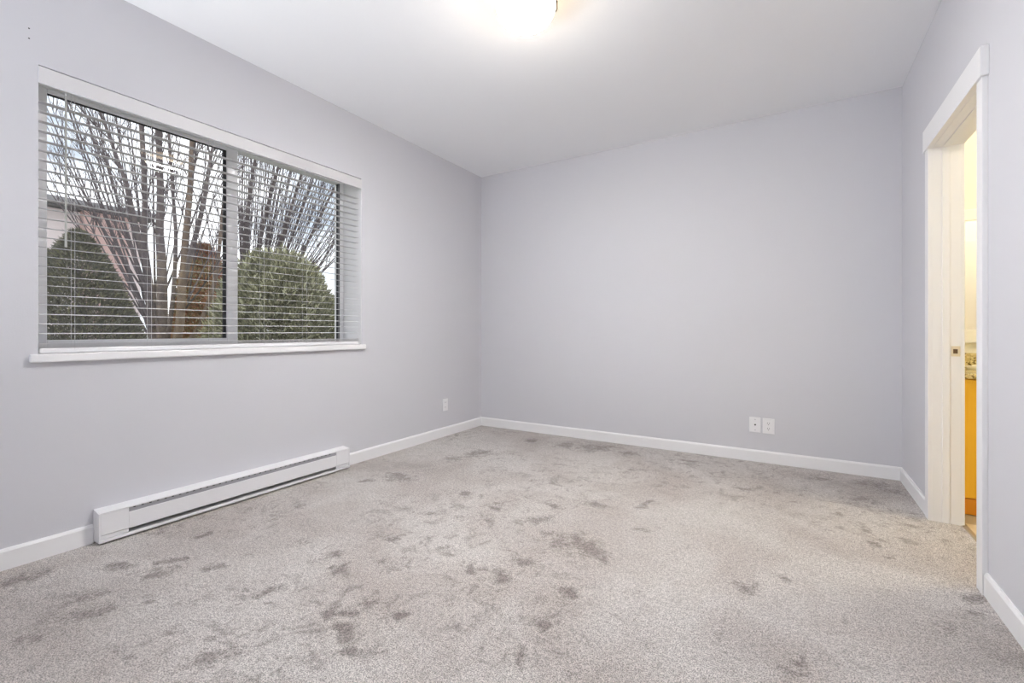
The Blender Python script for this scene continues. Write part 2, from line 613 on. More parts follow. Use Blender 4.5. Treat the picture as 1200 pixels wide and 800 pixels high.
struct(floor, 'grey beige cut pile carpet with footprints and brushed marks', 'floor')
ceil = MB().box(XLO, XB + 0.1, YF - 0.1, YB + 0.1, H, H + 0.12).build('ceiling', M_CEIL)
struct(ceil, 'plain white painted bedroom ceiling', 'ceiling')
wl = wall_with_opening(XL, XLO, YF, YB, -0.06, H, WY0, WY1, WZ0, WZ1, 0, 1, 2).build('wall_left', [M_WALL, M_STUCCO, M_TRIM])
struct(wl, 'light grey painted wall holding the wide window', 'wall')
for z in (2.405, 2.360):
    nh = MB().lathe([(0.0030, -0.0004), (0.0030, 0.0006)], (XL, 0.613, z), 10, axis='x').build('nail_hole', M_HOLE, wl)
wb = MB().box(XLO, XRO, YB, YB + 0.1, -0.06, H).build('wall_back', M_WALL)
struct(wb, 'light grey painted wall facing the camera, with two wall plates', 'wall')
wr = wall_with_opening(XR, XRO, YF, YB, -0.06, H, DY0 - 0.018, DY1 + 0.018, -0.06, DZ1 + 0.018, 0, 1, 1).build('wall_right', [M_WALL, M_BATHWALL])
struct(wr, 'light grey painted wall around the bathroom doorway', 'wall')
wf = MB().box(XLO, XRO, YF - 0.1, YF, -0.06, H).build('wall_front', M_WALL)
struct(wf, 'light grey painted wall behind the camera', 'wall')

# ---- baseboards
BH, BT = 0.092, 0.013


def base_profile(sign, at):
    return [(at, 0.0), (at + sign * BT, 0.0), (at + sign * BT, BH - 0.012), (at + sign * BT * 0.55, BH), (at, BH)]


HY0, HY1 = 0.834, 2.302       # heater span
b = MB().prism(base_profile(1, XL), 'y', YF, HY0 - 0.002).build('baseboard_left', M_TRIM)
struct(b, 'white baseboard under the window wall, camera side of the heater', 'baseboard')
b = MB().prism(base_profile(1, XL), 'y', HY1 + 0.002, YB - BT).build('baseboard_left', M_TRIM)
struct(b, 'white baseboard between the heater and the far corner', 'baseboard')
b = MB().prism(base_profile(-1, YB), 'x', XL, XR).build('baseboard_back', M_TRIM)
struct(b, 'long white baseboard along the wall with two plates', 'baseboard')
b = MB().prism(base_profile(-1, XR), 'y', DY1 + 0.067, YB - BT).build('baseboard_right', M_TRIM)
struct(b, 'short white baseboard between the doorway and the corner', 'baseboard')
b = MB().prism(base_profile(-1, XR), 'y', YF, DY0 - 0.067).build('baseboard_right', M_TRIM)
struct(b, 'white baseboard beside the doorway on the camera side', 'baseboard')

# ================================================================== window
win = thing('window_1', 'wide white sliding window with two panes and a white sill', 'window', (XL, (WY0 + WY1) / 2, WZ0), kind='structure')
# sill board with rounded nose
MB_s = MB().box(-2.9295, XL + 0.026, WY0 - 0.030, WY1 + 0.028, 0.8975, 0.9360)
sill = MB_s.build('window_sill', M_TRIM, win, bevel=0.006)
MB().box(-3.150, -2.9297, WY0 + 0.001, WY1 - 0.001, 0.9005, 0.9355).build('sill_board', M_TRIM, sill)
FX0, FX1 = -3.215, -3.145     # vinyl frame depth
MB().box(FX0, FX1, WY0 + 0.001, WY0 + 0.040, 0.9005, WZ1 - 0.001).build('frame_jamb', M_VINYL, win, bevel=0.003)
MB().box(FX0, FX1, WY1 - 0.036, WY1 - 0.001, 0.9005, WZ1 - 0.001).build('frame_jamb', M_VINYL, win, bevel=0.003)
MB().box(FX0, FX1, WY0 + 0.040, WY1 - 0.036, WZ1 - 0.012, WZ1 - 0.001).build('frame_head', M_VINYL, win)
MB().box(FX0, FX1, WY0 + 0.040, WY1 - 0.036, 0.9005, 0.955).build('frame_sill', M_VINYL, win, bevel=0.003)
# left sliding sash (inner track)
SX0, SX1 = -3.178, -3.148
sash = thing('sash', None, None, (SX0, 1.1, 0.955))
sash.parent = win
sash.matrix_parent_inverse = Matrix.Translation(win.location).inverted()


def build_sub(mb, name, m, sub, bevel=0.0):
    o = mb.build(name, m, None, bevel)
    o.parent = sub
    o.matrix_parent_inverse = Matrix.Translation(sub.location).inverted()
    return o


GY0, GY1, GZ1 = 0.722, 1.562, 2.225
build_sub(MB().box(SX0, SX1, WY0 + 0.041, GY0, 0.956, WZ1 - 0.013), 'sash_stile', M_VINYL, sash, 0.003)
build_sub(MB().box(SX0, SX1, GY1 + 0.006, GY1 + 0.074, 0.956, WZ1 - 0.013), 'sash_stile', M_VINYL, sash, 0.003)
build_sub(MB().box(SX0, SX1, GY0, GY1 + 0.006, GZ1, WZ1 - 0.013), 'sash_rail', M_VINYL, sash, 0.003)
build_sub(MB().box(SX0, SX1, GY0, GY1 + 0.006, 0.956, 0.996), 'sash_rail', M_VINYL, sash, 0.003)
build_sub(MB().box(SX0 + 0.006, SX1 - 0.012, GY1 - 0.012, GY1 + 0.007, 0.996, GZ1), 'gasket', M_GASKET, sash)
build_sub(MB().box(SX0 + 0.006, SX1 - 0.012, GY0, GY1 - 0.012, GZ1 - 0.006, GZ1 + 0.001), 'gasket', M_GASKET, sash)
build_sub(MB().box(-3.166, -3.162, GY0 - 0.002, GY1 - 0.010, 0.994, GZ1 - 0.004), 'pane', M_GLASS, sash)
# right fixed light (outer track)
MB().box(-3.200, -3.196, 1.60, WY1 - 0.034, 0.953, WZ1 - 0.010).build('pane', M_GLASS, win)
MB().box(-3.208, -3.182, 1.585, 1.640, 0.956, WZ1 - 0.013).build('fixed_stile', M_VINYL, win, bevel=0.002)
MB().box(-3.188, -3.150, WY1 - 0.0395, WY1 - 0.0365, 0.956, WZ1 - 0.013).build('gasket', M_GASKET, win)

# ================================================================== blind
BX = -2.974
blind = thing('window_blind', 'white horizontal slat blind hanging open across the window', 'blind', (BX, (WY0 + WY1) / 2, 0.94))
bY0, bY1 = WY0 + 0.008, WY1 - 0.008
MB().box(XL - 0.008, XL + 0.008, WY0 - 0.001, WY1 + 0.001, 2.176, 2.2505).build('valance', M_SLAT, blind, bevel=0.003)
MB().box(-3.005, -2.945, bY0, bY1, 2.205, 2.2520).build('headrail', M_VINYL, blind, bevel=0.002)
# slat cross-section: gently crowned, 50 mm wide
prof_top, prof_bot = [], []
for i in range(7):
    s = -0.025 + 0.05 * i / 6
    c = 0.0011 * (1 - (s / 0.025) ** 2)
    prof_top.append((s, c + 0.0007))
    prof_bot.append((s, c - 0.0007))
slat_profile = prof_top + prof_bot[::-1]
slat0 = MB().prism(slat_profile, 'y', bY0, bY1).build('slat', M_SLAT, None, smooth=True)
slat_me = slat0.data
TILT = math.radians(5)        # outer edge raised
slats = []
N_SLAT = 25
for i in range(N_SLAT + 5):
    o = slat0 if i == 0 else bpy.data.objects.new('slat', slat_me)
    if i:
        COL.objects.link(o)
    if i < N_SLAT:
        o.location = (BX, 0, 1.0295 + 0.04475 * i)
        o.rotation_euler = (random.uniform(-0.0004, 0.0004), TILT + random.uniform(-0.02, 0.02), 0)
    else:                      # spare slats lying on the bottom rail
        o.location = (BX, 0, 0.9645 + 0.0042 * (i - N_SLAT))
    o.parent = blind
    o.matrix_parent_inverse = Matrix.Translation(blind.location).inverted()
MB().box(BX - 0.026, BX + 0.026, bY0, bY1, 0.9375, 0.9620).build('bottom_rail', M_TRIM, blind, bevel=0.006)
for k in range(6):
    y = 0.772 + 0.3087 * k
    for dx in (-0.0265, 0.0265):
        MB().tube([(BX + dx, y, 0.952), (BX + dx, y, 2.21)], 0.0007, 5).build('ladder_cord', M_CORD, blind)
wand = MB().tube([(-2.940, 0.738, 1.44), (-2.940, 0.738, 1.50), (-2.940, 0.738, 2.16)], [0.0055, 0.0042, 0.0040], 8).build('tilt_wand', mat('clear_grey_wand', srgb(168, 168, 164), 0.3), blind, smooth=True)
MB().tube([(-2.940, 0.738, 2.155), (-2.940, 0.738, 2.20), (-2.955, 0.738, 2.21)], 0.002, 6).build('wand_hook', M_VINYL, wand)

# ================================================================== doorway
door = thing('door_1', 'white cased doorway opening to the lit bathroom', 'door', (XR, (DY0 + DY1) / 2, 0), kind='structure')
CT = 0.018
CW = 0.065
MB().box(XR - CT, XR - 0.0002, DY1 + 0.001, DY1 + CW, 0.0, DZ1 + 0.002).build('casing', M_TRIM, door, bevel=0.002)
MB().box(XR - CT, XR - 0.0002, DY0 - CW, DY0 - 0.001, 0.0, DZ1 + 0.002).build('casing', M_TRIM, door, bevel=0.002)
MB().box(XR - 0.026, XR - 0.0002, DY0 - CW - 0.012, DY1 + CW + 0.010, DZ1 + 0.002, DZ1 + 0.120).build('head_casing', M_TRIM, door, bevel=0.002)
MB().box(XRO + 0.0002, XRO + 0.016, DY1 + 0.001, DY1 + CW, 0.001, DZ1 + 0.002).build('casing', M_TRIM, door, bevel=0.002)
MB().box(XRO + 0.0002, XRO + 0.016, DY0 - CW, DY0 - 0.001, 0.001, DZ1 + 0.002).build('casing', M_TRIM, door, bevel=0.002)
MB().box(XRO + 0.0002, XRO + 0.016, DY0 - CW, DY1 + CW, DZ1 + 0.002, DZ1 + 0.07).build('head_casing', M_TRIM, door, bevel=0.002)
jf = MB().box(XR - 0.001, XRO + 0.001, DY1, DY1 + 0.0178, 0.0005, DZ1 + 0.017).build('jamb', M_TRIM, door)
MB().box(XR - 0.001, XRO + 0.001, DY0 - 0.0178, DY0, 0.0005, DZ1 + 0.017).build('jamb', M_TRIM, door)
MB().box(XR - 0.001, XRO + 0.001, DY0, DY1, DZ1, DZ1 + 0.0178).build('head_jamb', M_TRIM, door)
# door stop strips near the bathroom side
MB().box(0.700, 0.731, DY1 - 0.005, DY1 - 0.0002, 0.001, DZ1 - 0.0002).build('door_stop', M_TRIM, door, bevel=0.002)
MB().box(0.700, 0.731, DY0 + 0.0002, DY0 + 0.005, 0.001, DZ1 - 0.0002).build('door_stop', M_TRIM, door, bevel=0.002)
MB().box(0.700, 0.731, DY0 + 0.005, DY1 - 0.005, DZ1 - 0.005, DZ1 - 0.0002).build('door_stop', M_TRIM, door, bevel=0.002)
# strike plate with latch hole
sp = MB().box(0.736, 0.772, DY1 - 0.0022, DY1 - 0.0001, 0.905, 0.960).build('strike_plate', M_BRASS, jf, bevel=0.0008)
tag(sp, 'small metal strike plate')
MB().box(0.744, 0.762, DY1 - 0.0028, DY1 - 0.0020, 0.920, 0.944).build('latch_hole', M_LATCH_HOLE, jf)
# metal strip where carpet meets tile
th = MB().prism([(XRO + 0.004, 0.0), (XRO + 0.030, 0.0), (XRO + 0.024, 0.005), (XRO + 0.010, 0.005)], 'y', DY0 + 0.001, DY1 - 0.001).build('trim_1', M_STRIP)
struct(th, 'thin metal strip between bedroom carpet and bathroom tile', 'threshold')
# door leaf swung into the bathroom
leaf = MB().box(XRO + 0.020, XRO + 0.775, DY0 - 0.046, DY0 - 0.011, 0.012, DZ1 - 0.006).build('door_2', M_TRIM, None, bevel=0.002)
struct(leaf, 'white panelled door standing open inside the bathroom', 'door')
for z0, z1 in ((0.20, 0.86), (1.04, 1.86)):
    MB().box(XRO + 0.13, XRO + 0.665, DY0 - 0.012, DY0 - 0.0065, z0, z1).build('door_panel', M_TRIM, leaf, bevel=0.004)
MB().lathe([(0.026, 0.0), (0.026, 0.006), (0.010, 0.012), (0.010, 0.035), (0.026, 0.042), (0.028, 0.058), (0.016, 0.068)], (XRO + 0.715, DY0 - 0.0112, 0.93), 20, axis='y').build('door_knob', M_BRASS, leaf, smooth=True)

# ================================================================== baseboard heater
heater = thing('baseboard_heater', 'long white electric baseboard heater under the window', 'heater', (XL, (HY0 + HY1) / 2, 0.0))
HX = -2.853
EC = 0.118
# back and top sheet
MB().prism([(XL + 0.001, 0.018), (XL + 0.006, 0.018), (XL + 0.006, 0.155), (HX - 0.002, 0.149), (HX - 0.002, 0.154), (XL + 0.004, 0.163), (XL + 0.001, 0.163)], 'y', HY0 + 0.006, HY1 - 0.006).build('top_cover', M_HEATER, heater)
# end caps
for y0, y1 in ((HY0, HY0 + 0.006), (HY1 - 0.006, HY1)):
    MB().prism([(XL + 0.001, 0.010), (HX, 0.010), (HX, 0.153), (XL + 0.005, 0.1635), (XL + 0.001, 0.1635)], 'y', y0, y1).build('end_cap', M_HEATER, heater, bevel=0.0015)
for y0, y1 in ((HY0 + 0.0065, HY0 + EC), (HY1 - EC, HY1 - 0.0065)):
    MB().box(XL + 0.008, HX - 0.001, y0, y1, 0.047, 0.1475).build('junction_cover', M_HEATER, heater, bevel=0.0015)
    MB().box(XL + 0.008, HX - 0.005, y0, y1, 0.026, 0.0445).build('lower_cover', M_HEATER, heater, bevel=0.001)
MB().prism([(HX - 0.004, 0.044), (HX - 0.001, 0.047), (HX - 0.001, 0.125), (HX - 0.005, 0.127), (HX - 0.005, 0.125), (HX - 0.004, 0.123)], 'y', HY0 + EC + 0.0005, HY1 - EC - 0.0005).build('front_panel', M_HEATER, heater)
MB().box(XL + 0.006, HX, HY0 + 0.0065, HY1 - 0.0065, 0.010, 0.024).build('bottom_lip', M_HEATER, heater, bevel=0.001)
# outlet grille behind the upper slot: a sheet with slotted louvres
grille = MB().box(HX - 0.011, HX - 0.009, HY0 + EC, HY1 - EC, 0.118, 0.149).build('grille', M_GRILLE, heater)
g = MB()
y = HY0 + EC + 0.02
while y < HY1 - EC - 0.03:
    g.box(HX - 0.0092, HX - 0.0085, y, y + 0.010, 0.1425, 0.1470)
    y += 0.034
go = g.build('grille_slots', M_HOLE, heater)
go['kind'] = 'stuff'
# heating element behind the lower slot
MB().tube([(-2.897, HY0 + EC, 0.066), (-2.897, HY1 - EC, 0.066)], 0.006, 8).build('heating_element', M_DARK, heater)
MB().box(XL + 0.007, XL + 0.009, HY0 + EC, HY1 - EC, 0.031, 0.118).build('inner_back', M_DARK, heater)

# ================================================================== wall plates
# outlet on the window wall
ol = thing('wall_outlet', 'white duplex outlet low on the window wall near the corner', 'outlet', (XL, 3.508, 0.312))
MB().box(XL + 0.0002, XL + 0.006, 3.470, 3.546, 0.252, 0.371).build('plate', M_PLATE, ol, bevel=0.002)
for dz in (-0.024, 0.024):
    s = MB().box(XL + 0.0055, XL + 0.0080, 3.492, 3.524, 0.312 + dz - 0.015, 0.312 + dz + 0.015).build('socket', M_PLATE, ol, bevel=0.0012)
    for dy in (-0.006, 0.006):
        MB().box(XL + 0.0078, XL + 0.0083, 3.508 + dy - 0.001, 3.508 + dy + 0.001, 0.312 + dz - 0.004, 0.312 + dz + 0.005).build('slot', M_HOLE, s)
# coax plate on the back wall
cx = -0.247
co = thing('cable_plate', 'white cable wall plate with a single dark hole', 'wall plate', (cx, YB, 0.293))
MB().box(cx - 0.040, cx + 0.040, YB - 0.007, YB - 0.0002, 0.233, 0.353).build('plate', M_PLATE, co, bevel=0.0025)
MB().lathe([(0.0062, -0.0074), (0.0062, -0.0066)], (cx + 0.002, YB, 0.293), 14, axis='y').build('cable_socket', M_HOLE, co)
for dz in (-0.042, 0.042):
    MB().lathe([(0.0034, -0.0078), (0.0034, -0.0066)], (cx + 0.002, YB, 0.293 + dz), 12, axis='y').build('screw', M_GRILLE, co)
# duplex outlet on the back wall
cx = -0.152
ob = thing('wall_outlet', 'white duplex outlet beside the cable plate', 'outlet', (cx, YB, 0.291))
MB().box(cx - 0.041, cx + 0.041, YB - 0.007, YB - 0.0002, 0.231, 0.351).build('plate', M_PLATE, ob, bevel=0.0025)
for dz in (-0.021, 0.021):
    s = MB().box(cx - 0.017, cx + 0.017, YB - 0.0095, YB - 0.0065, 0.291 + dz - 0.016, 0.291 + dz + 0.016).build('socket', M_PLATE, ob, bevel=0.0014)
    for dx in (-0.0065, 0.0065):
        MB().box(cx + dx - 0.0012, cx + dx + 0.0012, YB - 0.0100, YB - 0.0093, 0.291 + dz - 0.002, 0.291 + dz + 0.008).build('slot', M_HOLE, s)
    MB().lathe([(0.0026, -0.0100), (0.0026, -0.0093)], (cx, YB, 0.291 + dz - 0.009), 10, axis='y').build('ground_hole', M_HOLE, s)

# ================================================================== ceiling light
LX, LY = -1.146, 2.004
lamp = thing('ceiling_light', 'lit frosted glass bowl light with metal clips on the ceiling', 'ceiling light', (LX, LY, H))
MB().lathe([(0.135, -0.0002), (0.135, -0.018), (0.125, -0.024)], (LX, LY, H), 48).build('ceiling_pan', M_TRIM, lamp, smooth=True)
R_B, Z_RIM, DEPTH = 0.152, 2.692 - H, 0.108
prof = [(R_B - 0.004, Z_RIM + 0.002), (R_B, Z_RIM)]
for i in range(1, 15):
    a = math.radians(90 * i / 14.6)
    prof.append((R_B * math.cos(a) ** 0.8, Z_RIM - DEPTH * math.sin(a)))
bowl = MB().lathe(prof, (LX, LY, H), 56).build('glass_bowl', bowl_mat(H + Z_RIM, H + Z_RIM - DEPTH), lamp, smooth='all')
M_CLIP = mat('dark_bronze_clip', srgb(40, 36, 32), 0.5)
a1 = math.atan2(2.425 - 2.307, -0.027 - 0.07)   # first clip, in camera plan
for k in range(3):
    a = a1 - k * 2 * math.pi / 3
    d = RGT * math.cos(a) + FWD * math.sin(a)
    c = Vector((LX, LY, H))
    t = Vector((-d.y, d.x, 0))
    m = MB()
    path = [c + d * 0.120 + Vector((0, 0, -0.012)), c + d * 0.163 + Vector((0, 0, -0.016)), c + d * 0.163 + Vector((0, 0, Z_RIM - 0.006)), c + d * 0.148 + Vector((0, 0, Z_RIM - 0.022))]
    for i in range(3):
        p, q = path[i], path[i + 1]
        n = (q - p).normalized().cross(t).normalized() * 0.0012
        w = t * 0.007
        vs = [p - w - n, p + w - n, p + w + n, p - w + n, q - w - n, q + w - n, q + w + n, q - w + n]
        m.add(vs, [(3, 2, 1, 0), (4, 5, 6, 7), (0, 1, 5, 4), (1, 2, 6, 5), (2, 3, 7, 6), (3, 0, 4, 7)])
    m.build('clip', M_CLIP, lamp)

# ================================================================== bathroom
MBW = MB().box(XRO, XB + 0.1, YB, YB + 0.1, -0.06, H).build('wall_bathroom_back', M_BATHWALL)
struct(MBW, 'cream bathroom wall behind the vanity', 'wall')
struct(MB().box(XB, XB + 0.1, YBF, YB, -0.06, H).build('wall_bathroom_side', M_BATHWALL), 'cream bathroom wall opposite the doorway', 'wall')
struct(MB().box(XRO, XB + 0.1, YBF - 0.1, YBF, -0.06, H).build('wall_bathroom_front', M_BATHWALL), 'cream bathroom wall behind the open door', 'wall')
bf = MB().box(XRO + 0.005, XB, YBF, YB, -0.06, -0.004).build('floor_bathroom', M_GROUT)
struct(bf, 'cream square tile bathroom floor', 'floor')
TS, TG = 0.305, 0.005
tile0 = MB().box(0, TS - TG, 0, TS - TG, -0.004, 0.001).build('tile', M_TILE, None, bevel=0.0015)
tile_me = tile0.data
first = True
ix = 0
x = XRO + 0.030
while x + TS < XB:
    y = YBF + 0.01
    while y + TS < YB - 0.45:
        o = tile0 if first else bpy.data.objects.new('tile', tile_me)
        if not first:
            COL.objects.link(o)
        first = False
        o.location = (x, y, 0)
        o.parent = bf
        y += TS
    x += TS

VX0, VX1, VY0, VZ = XRO + 0.003, 2.05, 3.550, 0.772
van = thing('vanity_cabinet', 'honey coloured wooden vanity cabinet beyond the doorway', 'cabinet', ((VX0 + VX1) / 2, 3.8, 0))
MB().box(VX0, VX1, VY0 + 0.020, YB - 0.001, 0.090, VZ).build('body', M_WOOD, van)
MB().box(VX0, VX1, VY0 + 0.006, VY0 + 0.022, 0.001, 0.0895).build('plinth', mat('darker_honey_wood', srgb(236, 160, 40), 0.4), van)
xs = [VX0 + 0.003, VX0 + 0.42, VX0 + 0.84, VX1 - 0.003]
for i in range(3):
    d = MB().box(xs[i] + 0.002, xs[i + 1] - 0.002, VY0, VY0 + 0.0195, 0.096, VZ - 0.006).build('door', M_WOOD, van, bevel=0.002)
    kx = xs[i + 1] - 0.04 if i != 2 else xs[i] + 0.04
    MB().lathe([(0.006, -0.001), (0.006, -0.014), (0.014, -0.018), (0.013, -0.026), (0.006, -0.029)], (kx, VY0, 0.66), 16, axis='y').build('knob', M_CHROME, d, smooth=True)
top = thing('vanity_countertop', 'speckled tan granite countertop with a short backsplash', 'countertop', ((VX0 + VX1) / 2, 3.8, VZ))
MB().box(VX0, VX1 + 0.01, VY0 - 0.022, YB - 0.001, VZ + 0.0005, VZ + 0.028).build('slab', M_GRANITE, top, bevel=0.003)
MB().box(VX0, VX1 + 0.01, YB - 0.021, YB - 0.001, VZ + 0.0285, VZ + 0.125).build('backsplash', M_GRANITE, top, bevel=0.002)
# sink rim and tap further along the counter
sink = thing('bathroom_sink', 'white oval sink set into the granite countertop', 'sink', (1.52, 3.82, VZ + 0.028))
m = MB()
ring = []
for rr, hh in ((1.0, 0.0005), (1.0, 0.010), (0.94, 0.014), (0.86, 0.010), (0.74, 0.004), (0.4, 0.002)):
    ring.append((rr, hh))
seg = 40
vs, fs = [], []
for rr, hh in ring:
    for s in range(seg):
        t = 2 * math.pi * s / seg
        vs.append((1.52 + 0.25 * rr * math.cos(t), 3.82 + 0.19 * rr * math.sin(t), VZ + 0.028 + hh))
for i in range(len(ring) - 1):
    for s in range(seg):
        s2 = (s + 1) % seg
        fs.append((i * seg + s, i * seg + s2, (i + 1) * seg + s2, (i + 1) * seg + s))
fs.append(tuple((len(ring) - 1) * seg + s for s in range(seg)))
fs.append(tuple(range(seg)))
m.add(vs, fs).build('basin', M_PORCELAIN, sink, smooth=True)
tap = thing('sink_tap', 'chrome tap behind the bathroom sink', 'tap', (1.52, 4.045, VZ + 0.028))
MB().lathe([(0.026, 0.0005), (0.026, 0.008), (0.014, 0.014), (0.013, 0.10)], (1.52, 4.045, VZ + 0.028), 20).build('tap_body', M_CHROME, tap, smooth=True)
MB().tube([(1.52, 4.045, VZ + 0.12), (1.52, 4.00, VZ + 0.155), (1.52, 3.92, VZ + 0.15), (1.52, 3.905, VZ + 0.125)], 0.010, 10).build('spout', M_CHROME, tap, smooth=True)
# soap dish
sd = thing('soap_dish', 'low white soap dish standing on the granite countertop', 'soap dish', (1.000, 3.93, VZ + 0.028))
vs, fs = [], []
ring = ((0.80, 0.0006), (0.86, 0.004), (1.0, 0.020), (1.0, 0.023), (0.93, 0.023), (0.80, 0.010), (0.4, 0.008))
seg = 28
for rr, hh in ring:
    for s in range(seg):
        t = 2 * math.pi * s / seg
        vs.append((1.000 + 0.068 * rr * math.cos(t), 3.93 + 0.048 * rr * math.sin(t), VZ + 0.028 + hh))
for i in range(len(ring) - 1):
    for s in range(seg):
        s2 = (s + 1) % seg
        fs.append((i * seg + s, i * seg + s2, (i + 1) * seg + s2, (i + 1) * seg + s))
fs.append(tuple((len(ring) - 1) * seg + s for s in range(seg)))
fs.append(tuple(range(seg)))
MB().add(vs, fs).build('dish', M_PORCELAIN, sd, smooth=True)
MB().box(0.965, 1.035, 3.908, 3.952, VZ + 0.037, VZ + 0.058).build('soap_bar', mat('cream_soap', srgb(240, 234, 214), 0.5), sd, bevel=0.009, seg=3)
# mirror
mx0, mx1, mz0, mz1 = XRO + 0.06, 1.95, 0.962, 1.838
mir = thing('bathroom_mirror', 'white framed mirror above the granite backsplash', 'mirror', ((mx0 + mx1) / 2, YB, mz0))
MB().box(mx0 + 0.06, mx1 - 0.06, YB - 0.012, YB - 0.008, mz0 + 0.085, mz1 - 0.07).build('mirror_glass', M_MIRROR, mir)
MB().box(mx0, mx1, YB - 0.022, YB - 0.0005, mz1 - 0.075, mz1).build('frame_rail', M_TRIM, mir, bevel=0.004)
MB().box(mx0, mx1, YB - 0.022, YB - 0.0005, mz0, mz0 + 0.09).build('frame_rail', M_TRIM, mir, bevel=0.004)
MB().box(mx0, mx0 + 0.065, YB - 0.0215, YB - 0.0005, mz0 + 0.0905, mz1 - 0.0755).build('frame_stile', M_TRIM, mir, bevel=0.004)
MB().box(mx1 - 0.065, mx1, YB - 0.0215, YB - 0.0005, mz0 + 0.0905, mz1 - 0.0755).build('frame_stile', M_TRIM, mir, bevel=0.004)
# ceiling dome
BLX, BLY = 1.55, 3.20
vl = thing('bathroom_light', 'lit warm dome light on the bathroom ceiling', 'ceiling light', (BLX, BLY, H))
MB().lathe([(0.150, -0.0002), (0.150, -0.020), (0.140, -0.026)], (BLX, BLY, H), 40).build('ceiling_pan', M_CHROME, vl, smooth=True)
pr = [(0.136, -0.0262)]
for i in range(1, 12):
    a = math.radians(90 * i / 11.6)
    pr.append((0.136 * math.cos(a), -0.0262 - 0.075 * math.sin(a)))
MB().lathe(pr, (BLX, BLY, H), 40).build('glass_dome', emit_mat('lit_dome', BATH_LAMP_COLOR, BATH_LAMP), vl, smooth='all')

# ================================================================== garden seen through the window
GZ = -0.30
M_LAWN = mat('winter_lawn', srgb(96, 104, 66), 0.95, mottled=(3, srgb(120, 116, 80), 0.4, 0.65))
gr = MB().box(-40, XLO - 0.001, -25, 40, GZ - 0.1, GZ).build('ground', M_LAWN)
struct(gr, 'winter lawn outside the window', 'ground')

M_BARK = mat('grey_brown_bark', srgb(104, 95, 97), 0.9, mottled=(14, srgb(124, 113, 110), 0.4, 0.65))
M_BARK2 = mat('warm_brown_bark', srgb(118, 102, 92), 0.9, mottled=(12, srgb(138, 120, 104), 0.4, 0.65))
M_TWIG = mat('grey_brown_twig', srgb(104, 95, 97), 0.9)


def smooth_path(ps, n=10):
    """Catmull-Rom through the points"""
    ps = [Vector(p) for p in ps]
    if len(ps) < 3:
        return [ps[0].lerp(ps[-1], i / n) for i in range(n + 1)]
    out = []
    q = [ps[0] * 2 - ps[1]] + ps + [ps[-1] * 2 - ps[-2]]
    for i in range(1, len(q) - 2):
        for k in range(4):
            t = k / 4
            a, b_, c, d = q[i - 1], q[i], q[i + 1], q[i + 2]
            out.append(0.5 * ((2 * b_) + (c - a) * t + (2 * a - 5 * b_ + 4 * c - d) * t * t + (3 * b_ - a - 3 * c + d) * t ** 3))
    out.append(ps[-1])
    return out


def twigs_from(mb, path, rng, count, lo, length, r0, sub=3):
    n = len(path)
    for k in range(count):
        f = lo + (1 - lo) * rng.random()
        i = min(int(f * (n - 1)), n - 2)
        p = path[i].lerp(path[i + 1], f * (n - 1) - i)
        d = (path[i + 1] - path[i]).normalized()
        side = Vector((rng.gauss(0, 1), rng.gauss(0, 1), rng.gauss(0, 0.5)))
        side = (side - d * side.dot(d)).normalized()
        ang = rng.uniform(0.2, 0.6)
        dd = (d * math.cos(ang) + side * math.sin(ang)).normalized()
        Lq = length * rng.uniform(0.5, 1.2)
        pts = [p]
        cur = p.copy()
        for s in range(5):
            dd = (dd + Vector((rng.gauss(0, 0.06), rng.gauss(0, 0.06), 0.10))).normalized()
            cur = cur + dd * (Lq / 5)
            pts.append(cur.copy())
        mb.tube(pts, [r0 * (1 - 0.14 * s) for s in range(6)], 4)
        for q in range(sub):
            j = rng.randint(1, 4)
            e = (pts[j + 1] - pts[j]).normalized()
            sd_ = Vector((rng.gauss(0, 1), rng.gauss(0, 1), rng.gauss(0, 0.6)))
            sd_ = (sd_ - e * sd_.dot(e)).normalized()
            ee = (e + sd_ * rng.uniform(0.3, 0.7) + Vector((0, 0, 0.1))).normalized()
            l2 = Lq * rng.uniform(0.25, 0.55)
            mid_ = pts[j] + ee * l2 * 0.5 + Vector((rng.gauss(0, .01), rng.gauss(0, .01), 0.015))
            mb.tube([pts[j], mid_, pts[j] + ee * l2 + Vector((0, 0, 0.05 * l2))], [r0 * 0.62, r0 * 0.5, r0 * 0.32], 3)


